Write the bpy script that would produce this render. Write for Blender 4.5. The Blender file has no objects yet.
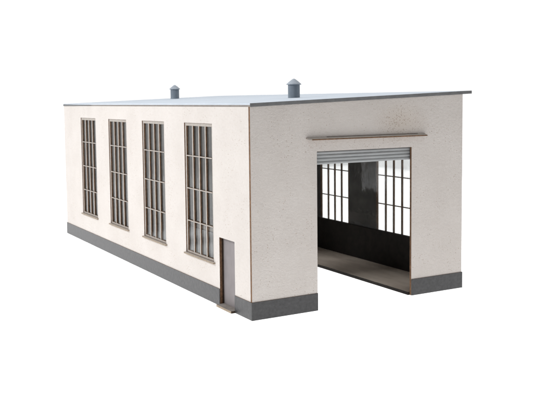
import bpy, bmesh, math, random
from mathutils import Vector, Matrix
random.seed(4)
S = bpy.context.scene
COL = S.collection

# ------------------------------------------------------------------ sizes
W, L = 11.0, 25.86            # width across the gate end, length
HL, SLOPE = 8.481, 0.0390     # eaves height on the low side, rise of the pent roof
T = 0.12                      # thickness of the wall card
HP = 0.735                    # plinth height
WIN_C = [4.88, 10.20, 15.47, 20.75]
WIN_W, WIN_Z0, WIN_Z1 = 2.92, 1.80, 7.745
DOOR = (1.47, 2.87, 2.95)
GATE = (3.10, 8.04, 6.61)
def zr(x): return HL + SLOPE * x

# ------------------------------------------------------------------ materials
def mat(name):
    m = bpy.data.materials.new(name); m.use_nodes = True
    nt = m.node_tree
    for n in list(nt.nodes):
        if n.type != 'OUTPUT_MATERIAL': nt.nodes.remove(n)
    return m, nt, nt.nodes['Material Output']
def N(nt, t, **kw):
    n = nt.nodes.new(t)
    for k, v in kw.items():
        if k in n.inputs: n.inputs[k].default_value = v
        else: setattr(n, k, v)
    return n
def coords(nt, scale=(1, 1, 1)):
    tc = N(nt, 'ShaderNodeTexCoord'); mp = N(nt, 'ShaderNodeMapping')
    mp.inputs['Scale'].default_value = scale
    nt.links.new(tc.outputs['Object'], mp.inputs['Vector'])
    return mp.outputs['Vector']
def noise(nt, vec, scale, detail=4, rough=0.55):
    n = N(nt, 'ShaderNodeTexNoise', Scale=scale, Detail=detail, Roughness=rough)
    nt.links.new(vec, n.inputs['Vector']); return n.outputs['Fac']
def ramp(nt, fac, p0, p1, c0=(0, 0, 0, 1), c1=(1, 1, 1, 1)):
    r = N(nt, 'ShaderNodeValToRGB')
    e = r.color_ramp.elements
    e[0].position, e[1].position = p0, p1
    e[0].color, e[1].color = c0, c1
    nt.links.new(fac, r.inputs['Fac']); return r.outputs['Color']
def mix(nt, fac, a, b, blend='MIX'):
    m = N(nt, 'ShaderNodeMix', data_type='RGBA', blend_type=blend)
    for s, v in ((m.inputs['Factor'], fac), (m.inputs['A'], a), (m.inputs['B'], b)):
        if hasattr(v, 'links') or hasattr(v, 'is_output'): nt.links.new(v, s)
        else: s.default_value = v
    # colour sockets of the RGBA flavour
    return m
def mixc(nt, fac, a, b, blend='MIX'):
    m = N(nt, 'ShaderNodeMix', data_type='RGBA', blend_type=blend)
    fs, sa, sb = m.inputs[0], m.inputs[6], m.inputs[7]
    for s, v in ((fs, fac), (sa, a), (sb, b)):
        if isinstance(v, bpy.types.NodeSocket): nt.links.new(v, s)
        else: s.default_value = v
    return m.outputs[2]
def mathn(nt, op, a, b):
    m = N(nt, 'ShaderNodeMath', operation=op)
    for s, v in ((m.inputs[0], a), (m.inputs[1], b)):
        if isinstance(v, bpy.types.NodeSocket): nt.links.new(v, s)
        else: s.default_value = v
    return m.outputs[0]
def principled(nt, out, color, rough=0.7, bump=None, dist=0.02, strength=0.5, spec=0.3, metal=0.0):
    p = N(nt, 'ShaderNodeBsdfPrincipled', Roughness=rough, Metallic=metal)
    p.inputs['Specular IOR Level'].default_value = spec
    if isinstance(color, bpy.types.NodeSocket): nt.links.new(color, p.inputs['Base Color'])
    else: p.inputs['Base Color'].default_value = color
    if bump is not None:
        b = N(nt, 'ShaderNodeBump', Strength=strength, Distance=dist)
        nt.links.new(bump, b.inputs['Height']); nt.links.new(b.outputs[0], p.inputs['Normal'])
    nt.links.new(p.outputs[0], out.inputs['Surface'])
    return p

def plaster():
    m, nt, out = mat('cream_plaster')
    v = coords(nt)
    big = noise(nt, v, 0.55, 3)
    fine = noise(nt, v, 9.0, 5, 0.65)
    grain = noise(nt, v, 26.0, 3, 0.6)
    c = mixc(nt, ramp(nt, big, 0.3, 0.7), (0.590, 0.548, 0.517, 1), (0.640, 0.600, 0.570, 1))
    c = mixc(nt, mathn(nt, 'MULTIPLY', ramp(nt, fine, 0.35, 0.7), 0.22), c, (0.50, 0.445, 0.40, 1))
    # tiny scorched specks, thicker in some patches than in others
    vo = N(nt, 'ShaderNodeTexVoronoi', Scale=12.0, Randomness=1.0)
    nt.links.new(v, vo.inputs['Vector'])
    dot = ramp(nt, vo.outputs['Distance'], 0.14, 0.24, (1, 1, 1, 1), (0, 0, 0, 1))
    sep = N(nt, 'ShaderNodeSeparateColor'); nt.links.new(vo.outputs['Color'], sep.inputs[0])
    sparse = mathn(nt, 'GREATER_THAN', sep.outputs[0], 0.58)
    patch = ramp(nt, noise(nt, v, 0.8, 3), 0.42, 0.62)
    spk = mathn(nt, 'MULTIPLY', mathn(nt, 'MULTIPLY', dot, sparse), patch)
    # a rusty speckled stain above the right end of the awning
    geo = N(nt, 'ShaderNodeTexCoord')
    d = N(nt, 'ShaderNodeVectorMath', operation='DISTANCE')
    sc = N(nt, 'ShaderNodeVectorMath', operation='MULTIPLY')
    nt.links.new(geo.outputs['Object'], sc.inputs[0]); sc.inputs[1].default_value = (0.62, 1.0, 1.0)
    nt.links.new(sc.outputs[0], d.inputs[0]); d.inputs[1].default_value = (7.5 * 0.62, 0, 7.72)
    zone = ramp(nt, d.outputs['Value'], 0.15, 1.0, (1, 1, 1, 1), (0, 0, 0, 1))
    vo2 = N(nt, 'ShaderNodeTexVoronoi', Scale=15.0, Randomness=1.0)
    nt.links.new(v, vo2.inputs['Vector'])
    dot2 = ramp(nt, vo2.outputs['Distance'], 0.2, 0.4, (1, 1, 1, 1), (0, 0, 0, 1))
    sep2 = N(nt, 'ShaderNodeSeparateColor'); nt.links.new(vo2.outputs['Color'], sep2.inputs[0])
    sp2 = mathn(nt, 'GREATER_THAN', sep2.outputs[1], 0.5)
    st = mathn(nt, 'MULTIPLY', mathn(nt, 'MULTIPLY', dot2, sp2), zone)
    c = mixc(nt, mathn(nt, 'MULTIPLY', zone, 0.24), c, (0.46, 0.36, 0.26, 1))
    c = mixc(nt, mathn(nt, 'MULTIPLY', st, 0.85), c, (0.22, 0.14, 0.085, 1))
    c = mixc(nt, mathn(nt, 'MULTIPLY', spk, 0.75), c, (0.30, 0.18, 0.10, 1))
    h = mathn(nt, 'ADD', mathn(nt, 'MULTIPLY', fine, 0.8), mathn(nt, 'MULTIPLY', grain, 0.35))
    h = mathn(nt, 'SUBTRACT', h, mathn(nt, 'MULTIPLY', spk, 0.35))
    principled(nt, out, c, 0.85, h, 0.065, 0.5, 0.15)
    return m
def painted(name, c0, c1, scale=3.0, rough=0.7, bump=0.4, stretch=(1, 1, 1), spec=0.25, grain=30.0):
    m, nt, out = mat(name)
    v = coords(nt, stretch)
    n1 = noise(nt, v, scale, 5, 0.6); n2 = noise(nt, v, grain, 3)
    c = mixc(nt, ramp(nt, n1, 0.3, 0.7), (*c0, 1), (*c1, 1))
    h = mathn(nt, 'ADD', n1, mathn(nt, 'MULTIPLY', n2, 0.5))
    principled(nt, out, c, rough, h, 0.02, bump, spec)
    return m
M = {}
M['rear_inner'] = painted('grey_inner_card', (0.30, 0.29, 0.28), (0.42, 0.41, 0.395), 1.2, 0.8)
M['pale_edge'] = painted('pale_tan_card_edge', (0.20, 0.18, 0.165), (0.26, 0.235, 0.215), 5, 0.85)
M['plaster'] = plaster()
M['burnt'] = painted('scorched_card_edge', (0.10, 0.056, 0.032), (0.21, 0.118, 0.066), 9, 0.85)
M['dark_burnt_shade'] = painted('charred_edge_and_shade', (0.022, 0.014, 0.010), (0.055, 0.034, 0.022), 9, 0.85)  # charred door frame; also stands in for shade on step and awning
M['inner'] = painted('dark_inner_card', (0.030, 0.027, 0.024), (0.085, 0.076, 0.068), 0.8, 0.8)  # dark base colour holds the interior shade against the ground glow
M['lining'] = painted('shade_black_lining', (0.012, 0.010, 0.009), (0.022, 0.018, 0.015), 2.5, 0.9)  # near-black: shade of the lower wall is put into the colour
M['plinth'] = painted('grey_plinth_paint', (0.024, 0.024, 0.025), (0.050, 0.049, 0.051), 7, 0.42, 0.45, (1, 1, 1), 0.5)
M['fascia'] = painted('grey_fascia_paint', (0.13, 0.132, 0.135), (0.175, 0.178, 0.18), 3, 0.7)
M['roof'] = painted('pale_roof_paint', (0.49, 0.535, 0.59), (0.54, 0.585, 0.64), 1.2, 0.85, 0.2, (1, 1, 1), 0.06)
M['frame'] = painted('pale_grey_card', (0.34, 0.31, 0.28), (0.43, 0.395, 0.36), 5, 0.8)
M['door'] = painted('mauve_grey_card', (0.205, 0.185, 0.187), (0.25, 0.228, 0.23), 2.5, 0.7, 0.3, (1, 1, .5))
M['floor'] = painted('worn_floor_card', (0.54, 0.445, 0.37), (0.78, 0.67, 0.57), 0.8, 0.75, 0.4, (1.6, .5, 1))
M['filler_pale'] = painted('pale_filler_card', (0.72, 0.72, 0.715), (0.80, 0.80, 0.795), 0.9, 0.75, 0.4)  # for the added panel, pale so the panes look lit from inside
M['step'] = painted('worn_step_card', (0.18, 0.16, 0.145), (0.27, 0.245, 0.225), 4, 0.85)
M['shutter'] = painted('grey_slat_paint', (0.29, 0.30, 0.305), (0.37, 0.38, 0.385), 3, 0.55, 0.2, (.4, 1, 3))
M['vent'] = painted('blue_grey_metal_paint', (0.14, 0.17, 0.205), (0.20, 0.235, 0.275), 4, 0.5, 0.3, (1, 1, .4), 0.4)
M['cap'] = painted('light_blue_grey_paint', (0.27, 0.305, 0.35), (0.35, 0.39, 0.435), 5, 0.5, 0.3, (1, 1, 1), 0.4)
def acetate():
    m, nt, out = mat('clear_acetate')
    v = coords(nt)
    tr = N(nt, 'ShaderNodeBsdfTransparent', Color=(0.93, 0.935, 0.935, 1))
    gl = N(nt, 'ShaderNodeBsdfGlossy', Roughness=0.06, Color=(0.95, 0.96, 0.97, 1))
    b = N(nt, 'ShaderNodeBump', Strength=0.5, Distance=0.03)
    nt.links.new(noise(nt, v, 1.1, 3), b.inputs['Height'])
    nt.links.new(b.outputs[0], gl.inputs['Normal'])
    fr = N(nt, 'ShaderNodeFresnel', IOR=1.45)
    mx = N(nt, 'ShaderNodeMixShader')
    gm = N(nt, 'ShaderNodeNewGeometry')          # only the face met first mirrors; the far face of the thin sheet lets go
    nt.links.new(mathn(nt, 'MULTIPLY', fr.outputs[0], mathn(nt, 'SUBTRACT', 1.0, gm.outputs['Backfacing'])), mx.inputs[0])
    nt.links.new(tr.outputs[0], mx.inputs[1]); nt.links.new(gl.outputs[0], mx.inputs[2])
    # dust film
    df = N(nt, 'ShaderNodeBsdfDiffuse', Color=(0.5, 0.49, 0.47, 1))
    mx2 = N(nt, 'ShaderNodeMixShader')
    nt.links.new(mathn(nt, 'MULTIPLY', ramp(nt, noise(nt, v, 0.7, 5), 0.2, 0.8), 0.07), mx2.inputs[0])
    nt.links.new(mx.outputs[0], mx2.inputs[1]); nt.links.new(df.outputs[0], mx2.inputs[2])
    nt.links.new(mx2.outputs[0], out.inputs['Surface'])
    return m
M['glass'] = acetate()
def ground_sheet():                    # white sheet made to glow by the added lamp underneath
    m, nt, out = mat('white_glow_sheet')
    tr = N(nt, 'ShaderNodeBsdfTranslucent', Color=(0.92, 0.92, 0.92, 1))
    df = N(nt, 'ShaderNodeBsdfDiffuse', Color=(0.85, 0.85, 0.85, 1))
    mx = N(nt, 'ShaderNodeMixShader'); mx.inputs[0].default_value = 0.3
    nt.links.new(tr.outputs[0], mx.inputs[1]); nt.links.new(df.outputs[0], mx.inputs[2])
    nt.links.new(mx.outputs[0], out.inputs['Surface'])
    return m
M['ground_sheet'] = ground_sheet()

# ------------------------------------------------------------------ mesh helpers
def box(bm, x0, x1, y0, y1, z0, z1, mi=0, fm=None):
    """fm(normal) -> material index, for card whose cut edges are scorched"""
    v = [bm.verts.new(p) for p in ((x0,y0,z0),(x1,y0,z0),(x1,y1,z0),(x0,y1,z0),(x0,y0,z1),(x1,y0,z1),(x1,y1,z1),(x0,y1,z1))]
    for idx in ((0,3,2,1),(4,5,6,7),(0,1,5,4),(1,2,6,5),(2,3,7,6),(3,0,4,7)):
        f = bm.faces.new([v[i] for i in idx]); f.normal_update()
        f.material_index = fm(f.normal) if fm else mi
    return v
def obj(name, bm, mats, parent=None, bevel=0.0, smooth=False, label=None):
    bm.normal_update()
    me = bpy.data.meshes.new(name); bm.to_mesh(me); bm.free()
    for k in mats: me.materials.append(M[k])
    if smooth:
        for p in me.polygons: p.use_smooth = True
    o = bpy.data.objects.new(name, me); COL.objects.link(o)
    if parent: o.parent = parent
    if bevel:
        b = o.modifiers.new('bevel', 'BEVEL'); b.width = bevel; b.segments = 2
        b.limit_method = 'ANGLE'; b.angle_limit = math.radians(40)
    if label: o['label'] = label
    return o
def panel(name, axis, outer, inner, us, zs, holes, parent, top=None):
    """card wall. axis 0: spans y, stands at x outer..inner; axis 1: spans x, stands at y outer..inner.
    holes: (u0,u1,z0,z1). Slots: 0 outer face, 1 inner face, 2 cut edge"""
    bm = bmesh.new(); vd = {}
    zmax = zs[-1]
    def V(u, z, s):
        k = (u, z, s)
        if k not in vd:
            d = outer if s == 0 else inner
            x, y = (d, u) if axis == 0 else (u, d)
            vd[k] = bm.verts.new((x, y, zr(x) if z == zmax else z))
        return vd[k]
    def solid(i, j):
        if not (0 <= i < len(us) - 1 and 0 <= j < len(zs) - 1): return False
        u, z = (us[i] + us[i+1]) / 2, (zs[j] + zs[j+1]) / 2
        return not any(h[0] < u < h[1] and h[2] < z < h[3] for h in holes)
    for i in range(len(us) - 1):
        for j in range(len(zs) - 1):
            if not solid(i, j): continue
            a, b, c, d = us[i], us[i+1], zs[j], zs[j+1]
            for s in (0, 1):
                f = bm.faces.new([V(a,c,s), V(b,c,s), V(b,d,s), V(a,d,s)]); f.material_index = s
            for (di, dj, e0, e1) in ((-1,0,(a,c),(a,d)), (1,0,(b,c),(b,d)), (0,-1,(a,c),(b,c)), (0,1,(a,d),(b,d))):
                if not solid(i + di, j + dj):
                    f = bm.faces.new([V(*e0,0), V(*e1,0), V(*e1,1), V(*e0,1)]); f.material_index = 2
    bmesh.ops.recalc_face_normals(bm, faces=bm.faces)
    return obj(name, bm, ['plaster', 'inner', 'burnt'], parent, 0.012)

# ------------------------------------------------------------------ the building
shed = bpy.data.objects.new('model_building', None); COL.objects.link(shed)
shed['label'] = 'cream plastered model engine shed with grey plinth, tall barred windows and raised roller shutter'
shed['category'] = 'model building'

wy = []
for c in WIN_C: wy += [c - WIN_W/2, c + WIN_W/2]
holes_w = [(c - WIN_W/2, c + WIN_W/2, WIN_Z0, WIN_Z1) for c in WIN_C]
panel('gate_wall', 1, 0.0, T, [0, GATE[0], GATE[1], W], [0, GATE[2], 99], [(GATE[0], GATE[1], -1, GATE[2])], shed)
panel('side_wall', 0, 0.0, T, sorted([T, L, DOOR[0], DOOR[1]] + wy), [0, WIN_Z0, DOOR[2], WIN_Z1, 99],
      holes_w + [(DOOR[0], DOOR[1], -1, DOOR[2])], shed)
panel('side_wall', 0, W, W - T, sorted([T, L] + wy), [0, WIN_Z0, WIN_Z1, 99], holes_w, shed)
rw = panel('rear_wall', 1, L, L - T, [T, W - T], [0, 99], [], shed)
rw.data.materials[1] = M['rear_inner']

# plinth: thin strips laid on the walls, left open at the door and the gate
P = 0.03
def pf(n): return 1 if n.z > 0.5 else 0
for a in ((-P, GATE[0], -P, 0), (GATE[1], W + P, -P, 0), (-P, 0, 0, DOOR[0]), (-P, 0, DOOR[1], L), (W, W + P, 0, L), (-P, W + P, L, L + P)):
    bm = bmesh.new(); box(bm, *a, 0.0, HP, fm=pf)
    obj('plinth', bm, ['plinth', 'burnt'], shed, 0.008)

# roof
def slab(bm, x0, x1, y0, y1, a, b, fm=None):
    v = box(bm, x0, x1, y0, y1, 0, 1, fm=fm)
    for q in v: q.co.z = zr(q.co.x) + (a if q.co.z < 0.5 else b)
OV = 0.49
bm = bmesh.new(); slab(bm, 0.0, W + OV, -0.03, L + 0.04, 0.002, 0.070, fm=lambda n: 1 if n.x < -0.5 else 0)
roof = obj('roof', bm, ['inner', 'pale_edge'], shed)
bm = bmesh.new(); slab(bm, -0.012, W + OV, -0.03, L + 0.04, 0.070, 0.135)
obj('roof_covering', bm, ['roof'], roof, 0.01)
bm = bmesh.new(); slab(bm, -0.012, W + OV + 0.01, -0.055, -0.03, -0.004, 0.137)
obj('fascia', bm, ['fascia'], roof, 0.008)
bm = bmesh.new()
v = box(bm, -0.03, -0.013, 20.0, L + 0.05, 0, 1)
for q in v:
    near = q.co.y < 21
    q.co.z = zr(0) + ((0.03 if near else -0.015) if q.co.z < 0.5 else (0.05 if near else 0.10))
obj('edge_strip', bm, ['fascia'], roof)
# roof vents
def lathe(bm, prof, n=40):
    rings = [[bm.verts.new((r*math.cos(2*math.pi*k/n), r*math.sin(2*math.pi*k/n), z)) for k in range(n)] for r, z in prof]
    for a, b in zip(rings, rings[1:]):
        for k in range(n): bm.faces.new([a[k], a[(k+1) % n], b[(k+1) % n], b[k]])
    bm.faces.new(rings[-1]); bm.faces.new(rings[0][::-1])
def vent():
    bm = bmesh.new()
    lathe(bm, [(0.285, -0.03), (0.285, 0.70)])
    pipe = obj('roof_vent', bm, ['vent'], shed)
    bm = bmesh.new()
    lathe(bm, [(0.28, 0.655), (0.355, 0.655), (0.357, 0.69), (0.20, 0.83), (0.07, 0.925), (0.02, 0.945)])
    obj('vent_cap', bm, ['cap'], pipe)
    for o in (pipe, pipe.children[0]):
        b = o.modifiers.new('bevel', 'BEVEL'); b.width = 0.01; b.segments = 2; b.limit_method = 'ANGLE'; b.angle_limit = 0.6
    return pipe
v1 = vent()
v2 = v1.copy(); COL.objects.link(v2); v2.parent = shed
for ch in list(v1.children):
    c = ch.copy(); COL.objects.link(c); c.parent = v2
for o, x, y, rz in ((v1, 5.31, 5.39, 0.0), (v2, 6.43, 22.33, 1.0)):
    o.location = (x, y, zr(x) + 0.10); o.rotation_euler.z = rz

# windows: built round their own centre, outside looking to -x
FW, BW, HB = 0.13, 0.11, 0.05
def card(n): return 0 if n.x < -0.5 else 1     # only the outside is painted
def window():
    w, z0, z1 = WIN_W/2 - 0.003, WIN_Z0 + 0.003, WIN_Z1 - 0.003
    xo, xi = 0.045, 0.115                     # set a little back in the wall
    bm = bmesh.new()
    box(bm, xo, xi, -w, -w + FW, z0, z1, fm=card); box(bm, xo, xi, w - FW, w, z0, z1, fm=card)
    box(bm, xo, xi, -w + FW, w - FW, z0, z0 + 0.09, fm=card); box(bm, xo, xi, -w + FW, w - FW, z1 - FW, z1, fm=card)
    fr = obj('window', bm, ['frame', 'burnt'], shed, 0.006)
    iy, iz0, iz1 = w - FW, z0 + 0.09, z1 - FW
    for k in range(1, 4):
        bm = bmesh.new()
        y = -iy + 2*iy*k/4; j = random.uniform(-.008, .008)
        box(bm, xo + 0.004, xi - 0.004, y - BW/2 + j, y + BW/2 + j, iz0, iz1, fm=card)
        obj('glazing_bar', bm, ['frame', 'burnt'], fr, 0.006)
    for k in range(1, 4):
        bm = bmesh.new()
        z = WIN_Z0 + (WIN_Z1 - WIN_Z0)*k/4 + 0.0
        box(bm, xo - 0.012, xo + 0.05, -iy, iy, z - HB/2, z + HB/2, fm=card)
        obj('cross_bar', bm, ['frame', 'burnt'], fr, 0.006)
    bm = bmesh.new(); box(bm, xi + 0.004, xi + 0.016, -w, w, z0, z1)
    obj('pane', bm, ['glass'], fr)
    bm = bmesh.new()
    box(bm, -0.11, 0.043, -WIN_W/2 - 0.13, WIN_W/2 + 0.05, WIN_Z0 - 0.072, WIN_Z0 - 0.002, fm=lambda n: 0 if n.z > 0.5 else 1)
    obj('sill', bm, ['frame', 'sill_edge'], fr, 0.01)
    return fr
M['sill_edge'] = painted('tan_card_edge', (0.24, 0.19, 0.14), (0.34, 0.275, 0.21), 8, 0.85)
def copy_part(o, parent):
    c = o.copy(); COL.objects.link(c); c.parent = parent
    for ch in list(o.children): copy_part(ch, c)
    return c
win0 = window()
first = True
for side in (0, 1):
    for y in WIN_C:
        o = win0 if first else copy_part(win0, shed)
        first = False
        o.location = (0 if side == 0 else W, y, 0)
        o.rotation_euler.z = 0 if side == 0 else math.pi
    if side: o.scale.x = 0.6         # thinner card on the far side

# side door with its deep frame and step
y0, y1, zt = DOOR
bm = bmesh.new()
g = 0.004
box(bm, T, 0.30, y0 - 0.15, y0, 0, zt); box(bm, T, 0.30, y1, y1 + 0.15, 0, zt); box(bm, T, 0.30, y0 - 0.15, y1 + 0.15, zt, zt + 0.15)
dfr = obj('door_frame', bm, ['dark_burnt_shade'], shed, 0.006)
bm = bmesh.new()
box(bm, 0.185, 0.225, y0 + g, y1 - g, 0.09, zt - g)
dr = obj('door', bm, ['door'], shed, 0.008)
bm = bmesh.new()
v = box(bm, -0.22, 0.20, y0 - 0.05, y1 - 0.05, 0.0, 0.10, fm=lambda n: 0 if n.z > 0.5 else (2 if n.y < -0.5 else 1))  # end face coloured darker to imitate its shaded side
obj('doorstep', bm, ['step', 'sill_edge', 'dark_burnt_shade'], shed, 0.01)

# roller shutter rolled most of the way up
bm = bmesh.new()
prof = []
pitch, n = 0.142, 6
z = 6.045
for k in range(n):
    for t in range(7):
        a = t / 6
        prof.append((0.19 - 0.036*math.sin(math.pi*a)**0.7, z + pitch*(k + 0.06 + 0.88*a)))
rows = []
for (y, zz) in prof:
    rows.append([bm.verts.new((x, y, zz)) for x in (GATE[0] - 0.14, GATE[1] + 0.14)])
back = [[bm.verts.new((x, 0.23, zz)) for x in (GATE[0] - 0.14, GATE[1] + 0.14)] for zz in (prof[0][1], prof[-1][1])]
for a, b in zip(rows, rows[1:]): bm.faces.new([a[0], a[1], b[1], b[0]])
bm.faces.new([rows[0][1], rows[0][0], back[0][0], back[0][1]])
bm.faces.new([rows[-1][0], rows[-1][1], back[1][1], back[1][0]])
bm.faces.new([back[0][0], back[1][0], back[1][1], back[0][1]])
obj('roller_shutter', bm, ['shutter'], shed)

# shallow awning board over the gate: slopes down and forward, scorched front edge
bm = bmesh.new()
ax0, ax1, d = 2.58, 8.78, 0.20
def awn(x0, x1, yb, yf, zb, zf, th, mi):
    v = box(bm, x0, x1, yf, yb, 0, 1, fm=lambda n: mi if n.z > 0.5 else 1)
    for q in v:
        base = zb if abs(q.co.y - yb) < 1e-6 else zf
        q.co.z = base if q.co.z > 0.5 else base - th
awn(ax0, ax1, 0.0, -d, 7.20, 7.135, 0.055, 0)
bm.edges.ensure_lookup_table()
ed = [e for e in bm.edges if all(abs(q.co.x - ax0) < 1e-5 and q.co.y < -d + 1e-5 for q in e.verts)]
bmesh.ops.bevel(bm, geom=ed, offset=0.16, segments=6, affect='EDGES', profile=0.5)
board = obj('awning', bm, ['frame', 'burnt'], shed, 0.012)
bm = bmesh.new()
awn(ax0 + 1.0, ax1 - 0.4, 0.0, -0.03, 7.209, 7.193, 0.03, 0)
obj('awning_gap_shade', bm, ['dark_burnt_shade', 'dark_burnt_shade'], board)  # dark strip standing in for the shadow gap along the wall

# inside: a platform along each side wall, shade-darkened lining under the far windows, one long glazing sheet
bm = bmesh.new()
box(bm, 7.96, W - T - 0.004, T + 0.004, L - T - 0.004, 0.0, 0.15, fm=lambda n: 0 if n.z > 0.5 else 1)
pl1 = obj('loading_platform', bm, ['floor', 'lining'], shed, 0.008)
bm = bmesh.new()
box(bm, 0.32, 3.06, T + 0.004, L - T - 0.004, 0.0, 0.15, fm=lambda n: 0 if n.z > 0.5 else 1)
obj('loading_platform', bm, ['floor', 'lining'], shed, 0.008)
bm = bmesh.new()
box(bm, 3.064, 7.956, 10.5, L - T - 0.004, 0.0, 0.09, fm=lambda n: 0 if n.z > 0.5 else 1)
obj('pale_filler_panel', bm, ['filler_pale', 'lining'], shed, 0.008)  # added panel, lends the light tone seen through the near windows
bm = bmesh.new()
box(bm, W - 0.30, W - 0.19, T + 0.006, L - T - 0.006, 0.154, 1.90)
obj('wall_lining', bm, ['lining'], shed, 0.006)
bm = bmesh.new()
box(bm, W - 0.215, W - 0.205, T + 0.006, L - T - 0.006, 1.904, 7.95)
obj('glazing_sheet', bm, ['glass'], shed)

# ------------------------------------------------------------------ surface it stands on
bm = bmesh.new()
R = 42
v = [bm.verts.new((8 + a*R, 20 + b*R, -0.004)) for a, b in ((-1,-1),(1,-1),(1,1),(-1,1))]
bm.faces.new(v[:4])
gr = obj('ground', bm, ['ground_sheet'])
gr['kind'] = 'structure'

# ------------------------------------------------------------------ light
def area(name, loc, target, size, power, color=(1, 1, 1)):
    l = bpy.data.lights.new(name, 'AREA'); l.shape = 'SQUARE'; l.size = size; l.energy = power; l.color = color
    o = bpy.data.objects.new(name, l); COL.objects.link(o)
    o.location = loc
    o.rotation_euler = (Vector(target) - Vector(loc)).to_track_quat('-Z', 'Y').to_euler()
    return o
# lamp added below for a shadowless white table: uniform radiance Lr = P / (pi * size^2)
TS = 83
area('ground_glow_fill', (8, 20, -2.0), (8, 20, 0), TS, 1.72 * math.pi * TS * TS)
area('softbox', (-44, 20, 36), (3, 12, 4), 14, 21000, (0.975, 0.99, 1.0))
area('overhead_fill', (4, 4, 45), (5, 10, 0), 24, 5000)  # added fill, lightens upward faces such as the awning top

wd = bpy.data.worlds.new('World'); S.world = wd; wd.use_nodes = True
nt = wd.node_tree
bg = nt.nodes['Background']
YAW = 0.514895
tc = N(nt, 'ShaderNodeTexCoord')
dt = N(nt, 'ShaderNodeVectorMath', operation='DOT_PRODUCT')
nt.links.new(tc.outputs['Generated'], dt.inputs[0]); dt.inputs[1].default_value = (math.sin(YAW), math.cos(YAW), 0.0)
mr = N(nt, 'ShaderNodeMapRange', interpolation_type='SMOOTHSTEP')
nt.links.new(dt.outputs['Value'], mr.inputs['Value'])
mr.inputs['From Min'].default_value = -0.25; mr.inputs['From Max'].default_value = 0.55
mr.inputs['To Min'].default_value = 0.34; mr.inputs['To Max'].default_value = 1.12
nt.links.new(mr.outputs[0], bg.inputs['Strength'])
bg.inputs['Color'].default_value = (1.0, 1.0, 1.0, 1)

# ------------------------------------------------------------------ camera
f, cx, cy = 825.421, 266.978, 163.232
ya, pi_, ro = 0.514895, -0.0769749, -0.0106265
loc = Vector((-15.2924, -28.3404, 8.75543))
fw = Vector((math.sin(ya)*math.cos(pi_), math.cos(ya)*math.cos(pi_), math.sin(pi_)))
r = fw.cross(Vector((0, 0, 1))).normalized(); u = r.cross(fw)
r2 = r*math.cos(ro) + u*math.sin(ro); u2 = -r*math.sin(ro) + u*math.cos(ro)
cam = bpy.data.cameras.new('camera'); co = bpy.data.objects.new('camera', cam); COL.objects.link(co)
co.matrix_world = Matrix(((r2.x, u2.x, -fw.x, loc.x), (r2.y, u2.y, -fw.y, loc.y), (r2.z, u2.z, -fw.z, loc.z), (0, 0, 0, 1)))
cam.sensor_width = 36; cam.lens = f/533*36
cam.shift_x = (266.5 - cx)/533; cam.shift_y = (cy - 200)/533
cam.clip_end = 2000; cam.clip_start = 0.1
S.camera = co
cam.dof.use_dof = True; cam.dof.focus_distance = 34.0; cam.dof.aperture_fstop = 0.9

S.view_settings.view_transform = 'Standard'; S.view_settings.look = 'None'
S.view_settings.exposure = 0; S.view_settings.gamma = 1
S.cycles.max_bounces = 10; S.cycles.transparent_max_bounces = 24
S.cycles.use_denoising = True
